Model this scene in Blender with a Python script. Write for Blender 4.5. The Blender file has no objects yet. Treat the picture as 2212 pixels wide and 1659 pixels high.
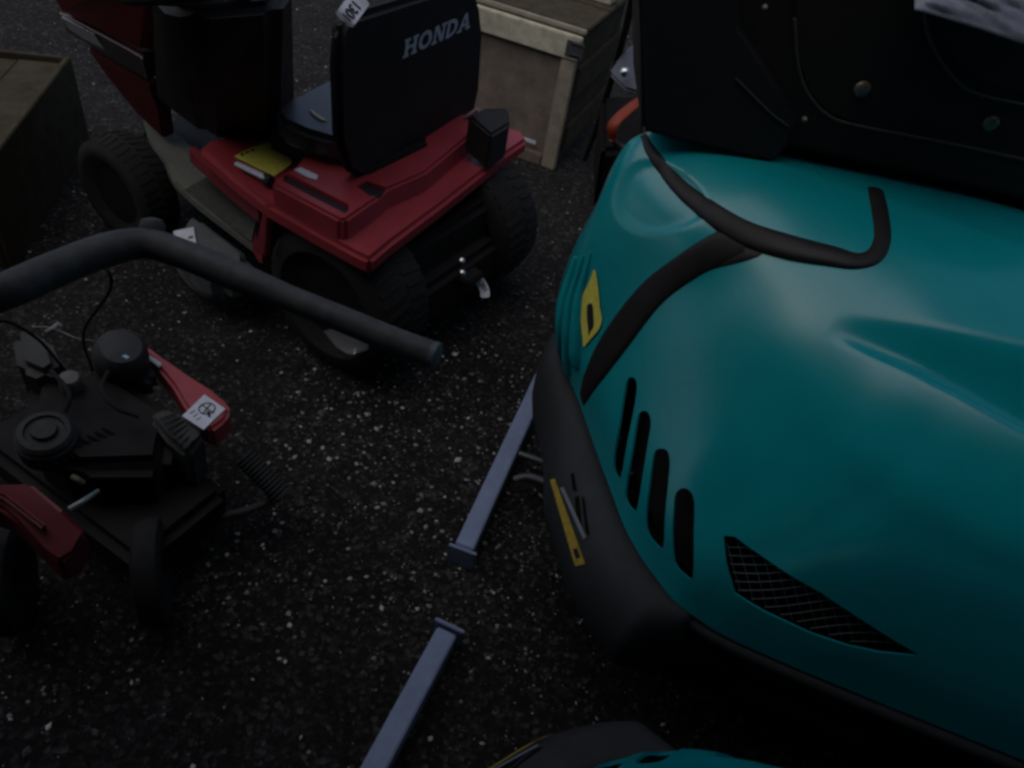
import bpy, bmesh, math, random
from mathutils import Vector, Matrix, noise
from mathutils.bvhtree import BVHTree
random.seed(7)
R = math.radians
scene = bpy.context.scene
col = scene.collection

# ------------------------------------------------------------------ camera
CAM_H = 1.55
PITCH, ROLL, F_PX = R(43), R(12), 1671.0          # focal length for a 2212 px wide frame
Cc = Vector((0, 0, CAM_H))
Fw = Vector((0, math.cos(PITCH), -math.sin(PITCH)))
R0 = Vector((1, 0, 0)); U0 = Vector((0, math.sin(PITCH), math.cos(PITCH)))
Rt = R0 * math.cos(ROLL) + U0 * math.sin(ROLL)
Up = U0 * math.cos(ROLL) - R0 * math.sin(ROLL)
cam_d = bpy.data.cameras.new('camera'); cam = bpy.data.objects.new('camera', cam_d); col.objects.link(cam)
cam_d.sensor_width = 36; cam_d.lens = 36 * F_PX / 2212
cam_d.clip_start = 0.05; cam_d.clip_end = 400
M = Matrix((Rt, Up, -Fw)).transposed().to_4x4(); M.translation = Cc
cam.matrix_world = M
scene.camera = cam

# ------------------------------------------------------------------ light: late dusk
SUN_AZ, SUN_EL = R(236), R(64)                   # azimuth from +Y towards +X
world = bpy.data.worlds.new('World'); scene.world = world; world.use_nodes = True
wn = world.node_tree; wn.nodes.clear()
sky = wn.nodes.new('ShaderNodeTexSky'); sky.sky_type = 'NISHITA'; sky.sun_disc = False
sky.sun_elevation = SUN_EL; sky.sun_rotation = SUN_AZ; sky.air_density = 1.0; sky.dust_density = 2.0
bg = wn.nodes.new('ShaderNodeBackground'); bg.inputs[1].default_value = 0.085
wo = wn.nodes.new('ShaderNodeOutputWorld')
wn.links.new(sky.outputs[0], bg.inputs[0]); wn.links.new(bg.outputs[0], wo.inputs[0])
sd = bpy.data.lights.new('sun', 'SUN'); sd.energy = 1.35; sd.angle = R(90); sd.color = (1, .97, .93)
sun = bpy.data.objects.new('sun', sd); col.objects.link(sun)
sdir = Vector((math.sin(SUN_AZ) * math.cos(SUN_EL), math.cos(SUN_AZ) * math.cos(SUN_EL), math.sin(SUN_EL)))
sun.rotation_euler = sdir.to_track_quat('Z', 'Y').to_euler(); sun.location = (0, 0, 6)
vs = scene.view_settings
vs.view_transform = 'Standard'; vs.look = 'None'; vs.gamma = 1; vs.use_curve_mapping = False
vs.exposure = -0.1
scene.render.film_transparent = False
scene.cycles.filter_width = 3.0
scene.cycles.max_bounces = 6

# ------------------------------------------------------------------ helpers
def ray(u, v):
    return Fw + Rt * ((u - 1106) / F_PX) + Up * ((829.5 - v) / F_PX)
def Q(u, v, z=0.0):
    """the point at height z in the direction measured in the survey photograph"""
    d = ray(u, v); return Cc + d * ((z - CAM_H) / d.z)
def depth(p): return (Vector(p) - Cc).dot(Fw)

MATS = {}
def mat(name, base, rough=.6, spec=.3, metal=0., var=.15, scale=30, bump=0., bscale=200, coat=0., rvar=.1, alpha=1, trans=0):
    if name in MATS: return MATS[name]
    m = bpy.data.materials.new(name); m.use_nodes = True
    nt = m.node_tree; b = nt.nodes['Principled BSDF']
    tc = nt.nodes.new('ShaderNodeTexCoord')
    n = nt.nodes.new('ShaderNodeTexNoise'); n.inputs['Scale'].default_value = scale; n.inputs['Detail'].default_value = 6
    n.inputs['Roughness'].default_value = .65
    nt.links.new(tc.outputs['Object'], n.inputs['Vector'])
    r = nt.nodes.new('ShaderNodeValToRGB')
    r.color_ramp.elements[0].position = .3; r.color_ramp.elements[1].position = .7
    r.color_ramp.elements[0].color = [c * (1 - var) for c in base] + [1]
    r.color_ramp.elements[1].color = [min(1, c * (1 + var)) for c in base] + [1]
    nt.links.new(n.outputs['Fac'], r.inputs[0]); nt.links.new(r.outputs[0], b.inputs['Base Color'])
    mr = nt.nodes.new('ShaderNodeMapRange'); mr.inputs[3].default_value = max(.02, rough - rvar); mr.inputs[4].default_value = min(1, rough + rvar)
    n2 = nt.nodes.new('ShaderNodeTexNoise'); n2.inputs['Scale'].default_value = scale * .35; n2.inputs['Detail'].default_value = 5
    nt.links.new(tc.outputs['Object'], n2.inputs['Vector'])
    mr.inputs[1].default_value = .3; mr.inputs[2].default_value = .7
    nt.links.new(n2.outputs['Fac'], mr.inputs[0]); nt.links.new(mr.outputs[0], b.inputs['Roughness'])
    b.inputs['Specular IOR Level'].default_value = spec; b.inputs['Metallic'].default_value = metal
    b.inputs['Coat Weight'].default_value = coat; b.inputs['Coat Roughness'].default_value = .12
    if alpha < 1: b.inputs['Alpha'].default_value = alpha
    if trans: b.inputs['Transmission Weight'].default_value = trans
    if bump:
        n3 = nt.nodes.new('ShaderNodeTexNoise'); n3.inputs['Scale'].default_value = bscale; n3.inputs['Detail'].default_value = 4
        nt.links.new(tc.outputs['Object'], n3.inputs['Vector'])
        bp = nt.nodes.new('ShaderNodeBump'); bp.inputs['Strength'].default_value = bump; bp.inputs['Distance'].default_value = .004
        nt.links.new(n3.outputs['Fac'], bp.inputs['Height']); nt.links.new(bp.outputs[0], b.inputs['Normal'])
    MATS[name] = m; return m

TEAL = mat('teal_paint', (.002, .25, .28), .24, .68, var=.09, scale=5, rvar=.09, bump=.04, bscale=500)
BLACK = mat('black_plastic', (.026, .024, .025), .55, .2, bump=.25, bscale=900)
RUBBER = mat('rubber', (.02, .019, .019), .8, .12, bump=.4, bscale=300)
TYRE = mat('tyre_rubber', (.021, .02, .0195), .85, .15, bump=.5, bscale=160)
VINYL = mat('vinyl', (.02, .021, .025), .3, .7, rvar=.06)
SEATB = mat('seat_shell', (.021, .019, .021), .6, .15, bump=.2, bscale=700)
GREYP = mat('grey_bumper', (.028, .029, .032), .6, .2, bump=.3, bscale=700)
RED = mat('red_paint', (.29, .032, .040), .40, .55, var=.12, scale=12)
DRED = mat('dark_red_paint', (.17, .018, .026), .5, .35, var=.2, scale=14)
YEL = mat('yellow_label', (.66, .60, .10), .5, .25, var=.12, scale=60)
YEL2 = mat('amber_label', (.40, .28, .045), .55, .2, var=.3, scale=90)
WHITE = mat('white_label', (.55, .57, .64), .55, .25, var=.12, scale=60)
CHROME = mat('bright_steel', (.6, .6, .6), .22, .5, metal=1, scale=80)
STEEL = mat('dull_steel', (.10, .105, .11), .5, .4, metal=.6, bump=.2)
ZINC = mat('blue_grey_steel', (.19, .235, .36), .5, .35, var=.15, scale=25)
WOOD = mat('pale_wood', (.44, .41, .31), .75, .15, var=.25, scale=22, bump=.3, bscale=120)
PLY = mat('plywood', (.17, .135, .11), .8, .12, var=.25, scale=14, bump=.2, bscale=120)
BOARD = mat('old_board', (.052, .043, .028), .85, .1, var=.3, scale=18, bump=.3, bscale=120)
FOOT = mat('foot_rubber', (.11, .112, .095), .8, .15, var=.2, scale=60, bump=.4, bscale=400)
TUBE = mat('handle_paint', (.047, .047, .049), .62, .28, var=.4, scale=40)
INK = mat('ink_and_recess_black', (.02, .02, .025), .6, .2)  # print black, also the dark filling of the fender recesses
LETTER = mat('letter_print', (.42, .45, .52), .6, .2, var=.25, scale=70)
ORANGE = mat('orange_plastic', (.20, .026, .007), .5, .3)
DARK = mat('engine_black', (.012, .0105, .0105), .65, .15, bump=.4, bscale=150)
ALU = mat('cast_alloy', (.045, .046, .046), .65, .25, metal=.1, var=.3, scale=30, bump=.5, bscale=90)
DECK = mat('grey_deck', (.085, .095, .10), .6, .3, var=.25, scale=18)

def finish(o, parent):
    if parent: o.parent = parent
    return o
def mesh_obj(name, verts, faces, m, parent=None, smooth=False, bevel=0, seg=2):
    me = bpy.data.meshes.new(name); me.from_pydata([tuple(v) for v in verts], [], faces)
    bm = bmesh.new(); bm.from_mesh(me)
    bmesh.ops.recalc_face_normals(bm, faces=bm.faces)
    if bevel:
        es = [e for e in bm.edges if len(e.link_faces) == 2 and e.calc_face_angle(0) > R(25)]
        bmesh.ops.bevel(bm, geom=es, offset=bevel, segments=seg, affect='EDGES', clamp_overlap=True)
    bm.to_mesh(me); bm.free()
    if smooth or bevel:
        for p in me.polygons: p.use_smooth = True
        if bevel and not smooth: me.set_sharp_from_angle(angle=R(35))
    me.materials.append(m)
    o = bpy.data.objects.new(name, me); col.objects.link(o)
    return finish(o, parent)
def prism(name, top, off, m, parent=None, bevel=.004, seg=2):
    """top polygon (world points) extruded by vector off"""
    n = len(top); off = Vector(off)
    v = [Vector(p) for p in top] + [Vector(p) + off for p in top]
    f = [list(range(n)), list(range(2 * n - 1, n - 1, -1))] + [[i, (i + 1) % n, n + (i + 1) % n, n + i] for i in range(n)]
    return mesh_obj(name, v, f, m, parent, bevel=bevel, seg=seg)
def frame(o, x, z=Vector((0, 0, 1))):
    x = Vector(x).normalized(); z = Vector(z); y = z.cross(x).normalized(); z = x.cross(y).normalized()
    Mx = Matrix((x, y, z)).transposed().to_4x4(); Mx.translation = Vector(o); return Mx
def box(name, Mx, lo, hi, m, parent=None, bevel=.004, seg=2):
    a, b = lo, hi
    top = [Mx @ Vector((x, y, b[2])) for x, y in ((a[0], a[1]), (b[0], a[1]), (b[0], b[1]), (a[0], b[1]))]
    return prism(name, top, (Mx.to_3x3() @ Vector((0, 0, a[2] - b[2]))), m, parent, bevel, seg)
def catmull(pts, n):
    pts = [Vector(p) for p in pts]; out = []
    P = [pts[0] * 2 - pts[1]] + pts + [pts[-1] * 2 - pts[-2]]
    for i in range(1, len(P) - 2):
        p0, p1, p2, p3 = P[i - 1:i + 3]
        for k in range(n):
            t = k / n
            out.append(.5 * ((2 * p1) + (p2 - p0) * t + (2 * p0 - 5 * p1 + 4 * p2 - p3) * t * t + (3 * p1 - p0 - 3 * p2 + p3) * t ** 3))
    out.append(pts[-1]); return out
def tube(name, pts, rad, m, parent=None, segs=14, sub=6, cap=True, ell=1.0):
    """round tube through points; rad a number or list matching pts"""
    rl = rad if isinstance(rad, (list, tuple)) else [rad] * len(pts)
    P = catmull(pts, sub) if sub > 1 else [Vector(p) for p in pts]
    rr = []
    for i in range(len(P)):
        t = i / (len(P) - 1) * (len(rl) - 1); k = min(int(t), len(rl) - 2); rr.append(rl[k] + (rl[k + 1] - rl[k]) * (t - k))
    v, f = [], []; ref = Vector((.13, .31, .94))
    for i, p in enumerate(P):
        t = (P[min(i + 1, len(P) - 1)] - P[max(i - 1, 0)]).normalized()
        x = t.cross(ref)
        if x.length < .05: x = t.cross(Vector((1, 0, 0)))
        x.normalize(); y = x.cross(t).normalized(); ref = y
        for k in range(segs):
            a = 2 * math.pi * k / segs
            v.append(p + x * (math.cos(a) * rr[i]) + y * (math.sin(a) * rr[i] * ell))
    for i in range(len(P) - 1):
        for k in range(segs):
            f.append([i * segs + k, i * segs + (k + 1) % segs, (i + 1) * segs + (k + 1) % segs, (i + 1) * segs + k])
    if cap:
        f.append(list(range(segs))); n = (len(P) - 1) * segs; f.append([n + k for k in range(segs)])
    o = mesh_obj(name, v, f, m, parent, smooth=True)
    o.data.set_sharp_from_angle(angle=R(50)); return o
def lathe(name, Mx, prof, m, parent=None, segs=32):
    """profile [(x along axis, radius)] turned about local X"""
    v, f = [], []
    for x, r in prof:
        for k in range(segs):
            a = 2 * math.pi * k / segs; v.append(Mx @ Vector((x, r * math.cos(a), r * math.sin(a))))
    for i in range(len(prof) - 1):
        for k in range(segs):
            f.append([i * segs + k, i * segs + (k + 1) % segs, (i + 1) * segs + (k + 1) % segs, (i + 1) * segs + k])
    f.append(list(range(segs))); n = (len(prof) - 1) * segs; f.append([n + k for k in range(segs)])
    o = mesh_obj(name, v, f, m, parent, smooth=True); o.data.set_sharp_from_angle(angle=R(40)); return o
def tag(o, label=None, cat=None, group=None, kind=None):
    if label: o['label'] = label
    if cat: o['category'] = cat
    if group: o['group'] = group
    if kind: o['kind'] = kind
    return o
def thing(name, loc, label, cat, group=None):
    o = bpy.data.objects.new(name, None); o.empty_display_size = .1; col.objects.link(o)
    tag(o, label, cat, group); o['_at'] = tuple(loc); return o
THINGS = []
def settle(root):
    """move the empty to its base point while the parts stay where they were built"""
    at = Vector(root['_at']); del root['_at']
    T = Matrix.Translation(-at)
    def kids(o): return [c for c in bpy.data.objects if c.parent == o]
    done = set()
    def rec(o):
        for c in kids(o):
            if c.data and c.data.name not in done: c.data.transform(T); done.add(c.data.name)
            rec(c)
    rec(root); root.location = at
def text_mesh(name, s, Mx, size, m, parent=None):
    cu = bpy.data.curves.new(name, 'FONT'); cu.body = s; cu.size = size; cu.extrude = .0004; cu.align_x = 'CENTER'; cu.align_y = 'CENTER'; cu.offset = size * .02
    t = bpy.data.objects.new(name, cu); col.objects.link(t)
    dg = bpy.context.evaluated_depsgraph_get(); me = bpy.data.meshes.new_from_object(t.evaluated_get(dg))
    bpy.data.objects.remove(t); me.transform(Mx); me.materials.clear(); me.materials.append(m); me.name = name
    o = bpy.data.objects.new(name, me); col.objects.link(o); return finish(o, parent)
def boolean(o, cutters):
    me = bpy.data.meshes.new('cutter')
    bm = bmesh.new()
    for c in cutters:
        n = len(c) // 2
        vs_ = [bm.verts.new(p) for p in c]
        bm.faces.new(vs_[:n]); bm.faces.new(vs_[n:][::-1])
        for i in range(n): bm.faces.new([vs_[i], vs_[n + i], vs_[n + (i + 1) % n], vs_[(i + 1) % n]])
    bmesh.ops.recalc_face_normals(bm, faces=bm.faces); bm.to_mesh(me); bm.free()
    co = bpy.data.objects.new('cutter', me); col.objects.link(co)
    md = o.modifiers.new('cut', 'BOOLEAN'); md.operation = 'DIFFERENCE'; md.object = co; md.solver = 'EXACT'
    dg = bpy.context.evaluated_depsgraph_get(); new = bpy.data.meshes.new_from_object(o.evaluated_get(dg))
    o.modifiers.clear(); old = o.data; o.data = new; new.name = old.name + '_cut'
    bpy.data.objects.remove(co); bpy.data.meshes.remove(me); bpy.data.meshes.remove(old)
    new.set_sharp_from_angle(angle=R(38))

# ------------------------------------------------------------------ ground
def ground():
    m = bpy.data.materials.new('asphalt'); m.use_nodes = True
    nt = m.node_tree; b = nt.nodes['Principled BSDF']
    tc = nt.nodes.new('ShaderNodeTexCoord')
    v = nt.nodes.new('ShaderNodeTexVoronoi'); v.inputs['Scale'].default_value = 110
    nt.links.new(tc.outputs['Object'], v.inputs['Vector'])
    n = nt.nodes.new('ShaderNodeTexNoise'); n.inputs['Scale'].default_value = 5; n.inputs['Detail'].default_value = 8
    nt.links.new(tc.outputs['Object'], n.inputs['Vector'])
    sx = nt.nodes.new('ShaderNodeSeparateColor'); nt.links.new(v.outputs['Color'], sx.inputs[0])
    cr = nt.nodes.new('ShaderNodeValToRGB'); e = cr.color_ramp.elements
    e[0].position = 0; e[0].color = (.010, .0088, .0084, 1); e[1].position = 1; e[1].color = (.075, .072, .068, 1)
    k = cr.color_ramp.elements.new(.6); k.color = (.017, .0155, .0148, 1)
    k = cr.color_ramp.elements.new(.9); k.color = (.036, .034, .032, 1)
    nt.links.new(sx.outputs[0], cr.inputs[0])
    mx = nt.nodes.new('ShaderNodeMix'); mx.data_type = 'RGBA'; mx.blend_type = 'MULTIPLY'; mx.inputs[0].default_value = .8
    r2 = nt.nodes.new('ShaderNodeValToRGB'); r2.color_ramp.elements[0].position = .3; r2.color_ramp.elements[0].color = (.45, .43, .43, 1); r2.color_ramp.elements[1].position = .75
    nt.links.new(n.outputs['Fac'], r2.inputs[0])
    nt.links.new(cr.outputs[0], mx.inputs[6]); nt.links.new(r2.outputs[0], mx.inputs[7]); nt.links.new(mx.outputs[2], b.inputs['Base Color'])
    b.inputs['Roughness'].default_value = .9; b.inputs['Specular IOR Level'].default_value = .15
    bp = nt.nodes.new('ShaderNodeBump'); bp.inputs['Strength'].default_value = .9; bp.inputs['Distance'].default_value = .004
    nt.links.new(v.outputs['Distance'], bp.inputs['Height']); nt.links.new(bp.outputs[0], b.inputs['Normal'])
    s = 150
    o = mesh_obj('asphalt_ground', [(-s, -s, 0), (s, -s, 0), (s, s, 0), (-s, s, 0)], [[0, 1, 2, 3]], m)
    tag(o, kind='structure')
    # loose stone chips, nobody could count them
    vv, ff, mi = [], [], []
    for i in range(30000):
        x = random.uniform(-2.9, 1.6); y = random.uniform(.15, 5.0) if random.random() < .45 else random.uniform(.3, 2.2)
        if random.random() < .16: x = random.uniform(-.6, .2); y = random.uniform(.75, 1.9)
        d = noise.noise(Vector((x * 1.7, y * 1.7, 3))) * .5 + .5
        if random.random() > .25 + 1.1 * d * d: continue
        s = .0012 + .0042 * random.random() ** 2.3 + (.0045 if random.random() < .015 else 0)
        ax = random.uniform(0, 6.28); st = random.uniform(.6, 1.7)
        b0 = len(vv); pts = []
        for (a, bq, c) in ((1, 0, 0), (-1, 0, 0), (0, 1, 0), (0, -1, 0), (0, 0, 1), (0, 0, -1)):
            px = a * s * st * random.uniform(.6, 1.3); py = bq * s * random.uniform(.6, 1.3); pz = c * s * random.uniform(.5, .9)
            pts.append((x + px * math.cos(ax) - py * math.sin(ax), y + px * math.sin(ax) + py * math.cos(ax), s * .45 + pz))
        vv += pts
        fs = [(0, 2, 4), (2, 1, 4), (1, 3, 4), (3, 0, 4), (2, 0, 5), (1, 2, 5), (3, 1, 5), (0, 3, 5)]
        ff += [[b0 + q for q in t] for t in fs]
        mi += [0 if random.random() < .62 else (1 if random.random() < .7 else 2)] * 8
    g = mesh_obj('gravel', vv, ff, mat('dull_chip', (.075, .073, .07), .8, .2, var=.5, scale=8))
    g.data.materials.append(mat('pale_chip', (.27, .27, .25), .7, .25, var=.4, scale=9)); g.data.materials.append(mat('white_chip', (.50, .50, .48), .6, .3, var=.3, scale=9))
    for p, k in zip(g.data.polygons, mi): p.material_index = k
    tag(g, kind='stuff')
ground()

# ------------------------------------------------------------------ shop wall and canopy over the viewer
def shop():
    o = mesh_obj('wall', [(-7, -2.2, 0), (9, -2.2, 0), (9, -2.4, 0), (-7, -2.4, 0), (-7, -2.2, 3.2), (9, -2.2, 3.2), (9, -2.4, 3.2), (-7, -2.4, 3.2)],
        [[0, 1, 5, 4], [1, 2, 6, 5], [2, 3, 7, 6], [3, 0, 4, 7], [4, 5, 6, 7], [0, 3, 2, 1]], mat('shop_wall', (.10, .09, .08), .85, .2, var=.2, scale=4, bump=.3))
    tag(o, kind='structure')
    y1 = CANOPY_Y
    o = mesh_obj('canopy_roof', [(-7, -2.2, 2.75), (9, -2.2, 2.75), (9, y1, 2.30), (-7, y1, 2.30), (-7, -2.2, 2.83), (9, -2.2, 2.83), (9, y1, 2.38), (-7, y1, 2.38)],
        [[0, 1, 2, 3], [4, 5, 6, 7], [0, 1, 5, 4], [1, 2, 6, 5], [2, 3, 7, 6], [3, 0, 4, 7]], mat('canopy_boards', (.05, .045, .04), .85, .2, var=.2, scale=4))
    tag(o, kind='structure')
CANOPY_Y = .62
shop()

# ------------------------------------------------------------------ teal mower
YAW = R(12)
A = Vector((math.cos(YAW), -math.sin(YAW), 0)); B = Vector((math.sin(YAW), math.cos(YAW), 0))
OM = Q(1250, 868, .42); OM.z = 0; OM = OM - A * .1 + B * .2
def W(l, w, z): return OM + A * l + B * w + Vector((0, 0, z))
LEVELS = [  # (l, w, z) along the right half, nose centre to rear
 [(.000,0,.42),(.020,-.08,.42),(.100,-.20,.42),(.176,-.324,.42),(.227,-.40,.415),(.283,-.48,.41),(.349,-.537,.40),(.43,-.578,.39),(.62,-.592,.38),(1.35,-.592,.38)],
 [(-.03,0,.53),(-.008,-.085,.53),(.09,-.195,.53),(.172,-.302,.53),(.230,-.38,.52),(.296,-.46,.51),(.365,-.52,.50),(.45,-.560,.49),(.63,-.577,.48),(1.35,-.577,.48)],
 [(-.022,0,.65),(.006,-.09,.65),(.115,-.19,.65),(.200,-.275,.65),(.268,-.345,.64),(.345,-.42,.63),(.42,-.475,.61),(.51,-.52,.60),(.68,-.548,.59),(1.35,-.55,.59)],
 [(.0,0,.76),(.022,-.085,.76),(.15,-.185,.76),(.235,-.245,.76),(.312,-.31,.75),(.395,-.375,.73),(.475,-.43,.71),(.57,-.48,.69),(.74,-.515,.68),(1.35,-.525,.68)],
 [(.012,0,.85),(.04,-.07,.85),(.19,-.18,.85),(.275,-.215,.845),(.345,-.265,.83),(.425,-.325,.81),(.505,-.38,.785),(.60,-.432,.765),(.77,-.468,.75),(1.35,-.48,.74)],
 [(.030,0,.91),(.06,-.045,.91),(.21,-.145,.905),(.30,-.17,.90),(.37,-.20,.89),(.455,-.235,.88),(.535,-.265,.868),(.635,-.30,.856),(.80,-.32,.845),(1.35,-.32,.84)],
 [(.060,0,.940),(.10,-.02,.943),(.24,-.075,.945),(.33,-.085,.942),(.40,-.10,.936),(.48,-.12,.93),(.57,-.135,.924),(.66,-.15,.916),(.82,-.16,.91),(1.35,-.16,.905)],
 [(.09,0,.950),(.14,0,.955),(.27,0,.958),(.36,0,.955),(.43,0,.954),(.51,0,.952),(.60,0,.949),(.69,0,.945),(.84,0,.94),(1.35,0,.935)],
]
def dense_half():
    rows = [catmull(r, 18) for r in LEVELS]; nc = len(rows[0])
    cols_ = [catmull([rows[k][j] for k in range(len(rows))], 22) for j in range(nc)]
    return cols_           # [col][row]
def groove(p):
    """sculpted flute running back along the flank of the hood"""
    l, w, z = p; s = 0.
    t = l - .46
    if t > 0:
        hw = .024 + .17 * min(t, .5); x = (abs(w) - (.284 - hw)) / (2 * hw)      # 0 inner edge, 1 outer edge
        if 0 < x < 1:
            y_ = x / .62 * .5 if x < .62 else .5 + (x - .62) / .38 * .5
            s += min(.055, .17 * t) * math.sin(y_ * math.pi) ** 2
    return s
def build_hood(root):
    g = dense_half(); nc, nr = len(g), len(g[0])
    verts, faces = [], []
    idx = {}
    def vid(j, i, s):
        if i == nr - 1 or j == 0: s = 0
        k = (j, i, s)
        if k not in idx:
            p = g[j][i]; q = Vector(p)
            dz = groove(q)
            e1 = ((q.x - .125) * .87 + (abs(q.y) - .108) * .5) / .088; e2 = (-(q.x - .125) * .5 + (abs(q.y) - .108) * .87) / .032
            e = e1 * e1 + e2 * e2
            if q.z > .7 and e < 1.3:
                dn = .011 * min(1, (1.3 - e) / .5); q.x += dn * .8; dz += dn * .45
            w = -q.y if s == 1 else q.y
            if j == 0 or i == nr - 1: w = 0
            if s == 1 and q.z > .76 and q.x > .05:
                f_ = min(1, (q.z - .76) / .07); f_ = f_ * f_ * (3 - 2 * f_) * min(1, (q.x - .05) / .2) * (lambda k: k * k * (3 - 2 * k))(max(0, min(1, (.30 - abs(q.y)) / .17)))
                q.z += (g[j][nr - 1].z - q.z) * f_ * .98; dz = 0
            idx[k] = len(verts); verts.append(W(q.x, w, q.z - dz))
        return idx[k]
    for s in (0, 1):
        for j in range(nc - 1):
            for i in range(nr - 1):
                f = [vid(j, i, s), vid(j + 1, i, s), vid(j + 1, i + 1, s), vid(j, i + 1, s)]
                f2 = []
                for q in f:
                    if q not in f2: f2.append(q)
                if len(f2) > 2: faces.append(f2 if s == 0 else f2[::-1])
    o = mesh_obj('hood', verts, faces, TEAL, root, smooth=True)
    return o
mower = thing('ride_on_mower', W(.7, 0, 0), 'big teal ride-on mower with black vent slots filling the right of the picture', 'mower', 'teal ride-on mowers')
hood = build_hood(mower)
me = hood.data
bv = BVHTree.FromPolygons([v.co.copy() for v in me.vertices], [list(p.vertices) for p in me.polygons])
# make sure normals look outward
hit = bv.ray_cast(Cc, ray(1600, 900).normalized())
FLIP = -1 if hit[1].dot(ray(1600, 900)) > 0 else 1
def S(u, v):
    d = ray(u, v).normalized(); h = bv.ray_cast(Cc, d)
    if h[0] is None:
        n = bv.find_nearest(Q(u, v, .6)); return n[0], (n[1] * FLIP)
    n = h[1].normalized()
    if n.dot(d) > 0: n = -n
    return h[0], n
def mirror(p):
    q = Vector(p) - OM; return Vector(p) - B * (2 * q.dot(B))
if FLIP < 0:
    me.flip_normals()
# shell thickness
md = hood.modifiers.new('thick', 'SOLIDIFY'); md.thickness = .005; md.offset = -1
dg = bpy.context.evaluated_depsgraph_get(); nm = bpy.data.meshes.new_from_object(hood.evaluated_get(dg)); hood.modifiers.clear(); hood.data = nm
# dark liner inside the shell
def build_liner():
    g = dense_half(); verts, faces = [], []
    cols_ = g[::6]; 
    if cols_[-1] != g[-1]: cols_.append(g[-1])
    prof = []
    for s in (-1, 1):
        base = len(verts); nr = len(cols_[0][::11]) 
        for c in cols_:
            for p in c[::11]:
                # pull towards the core of the body
                q = Vector(p); core = Vector((max(q.x + .0, .45), 0, .55)); d = (core - q); d = d.normalized() * min(.065, d.length * .5)
                q = q + d; verts.append(W(q.x, q.y * -s, q.z))
        for j in range(len(cols_) - 1):
            for i in range(nr - 1):
                a = base + j * nr + i; faces.append([a, a + nr, a + nr + 1, a + 1])
    return mesh_obj('liner', verts, faces, DARK, mower, smooth=True)
build_liner()
SLOTS = [
 [(1351,832),(1364,814),(1376,830),(1370,880),(1356,950),(1341,1030),(1328,1022),(1325,990),(1337,920)],
 [(1375,910),(1385,889),(1400,891),(1406,915),(1399,960),(1388,1030),(1378,1090),(1370,1104),(1352,1082),(1352,1050),(1364,980)],
 [(1411,985),(1421,970),(1440,972),(1447,995),(1444,1040),(1437,1110),(1433,1181),(1418,1178),(1398,1150),(1395,1110),(1403,1040)],
 [(1458,1070),(1472,1055),(1490,1060),(1500,1085),(1499,1150),(1497,1246),(1480,1243),(1457,1215),(1452,1150),(1454,1110)],
]
VENT = [(1563,1157),(1588,1159),(1677,1223),(1771,1279),(1860,1338),(1928,1381),(1990,1418),(1900,1410),(1830,1395),(1754,1370),(1649,1321),(1588,1283),(1569,1217)]
def rounded(poly, n=3):
    P = [Vector((a, b, 0)) for a, b in poly]; N = len(P); out = []
    for i in range(N):
        p0, p1, p2, p3 = P[i - 1], P[i], P[(i + 1) % N], P[(i + 2) % N]
        for k in range(n):
            t = k / n; q = .5 * ((2 * p1) + (p2 - p0) * t + (2 * p0 - 5 * p1 + 4 * p2 - p3) * t * t + (3 * p1 - p0 - 3 * p2 + p3) * t ** 3); out.append((q.x, q.y))
    return out
cut = []
for poly in SLOTS + [VENT]:
    if poly is not VENT: poly = rounded(poly)
    hs = [S(*q) for q in poly]; n = sum((h[1] for h in hs), Vector()).normalized()
    a = [h[0] + n * .02 for h in hs] + [h[0] - n * .022 for h in hs]
    cut.append(a); cut.append([mirror(p) for p in a])
boolean(hood, cut)
# wire grille behind the big vent
def grille(mir):
    us = [q[0] for q in VENT]; vs_ = [q[1] for q in VENT]
    bm_v, bm_f = [], []
    def inside(u, v):
        c = False; n = len(VENT)
        for i in range(n):
            x1, y1 = VENT[i]; x2, y2 = VENT[i - 1]
            if (y1 > v) != (y2 > v) and u < (x2 - x1) * (v - y1) / (y2 - y1) + x1: c = not c
        return c
    def wire(pts, r):
        b0 = len(bm_v)
        for i, p in enumerate(pts):
            t = (pts[min(i + 1, len(pts) - 1)] - pts[max(i - 1, 0)]).normalized(); x = t.orthogonal().normalized(); y = t.cross(x)
            for k in range(4): bm_v.append(p + x * (r * math.cos(k * 1.5708)) + y * (r * math.sin(k * 1.5708)))
        for i in range(len(pts) - 1):
            for k in range(4): bm_f.append([b0 + i * 4 + k, b0 + i * 4 + (k + 1) % 4, b0 + (i + 1) * 4 + (k + 1) % 4, b0 + (i + 1) * 4 + k])
    def run(line):
        seg = []
        for u, v in line + [(0, 0)]:
            if inside(u, v):
                p, n = S(u, v); p = p - n * .009
                seg.append(mirror(p) if mir else p)
            else:
                if len(seg) > 1: wire(seg, .0007)
                seg = []
    v = 1165
    while v < 1425:
        run([(u, v + 6 * math.sin((u - 1560) / 60) - .04 * (u - 1560)) for u in range(1555, 2000, 5)]); v += 19
    u = 1560
    while u < 2010:
        run([(u + .28 * (v - 1150), v) for v in range(1150, 1425, 5)]); u += 24
    return mesh_obj('grille', bm_v, bm_f, mat('grille_wire', (.10, .12, .12), .5, .4), mower)
grille(False); grille(True)

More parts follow.
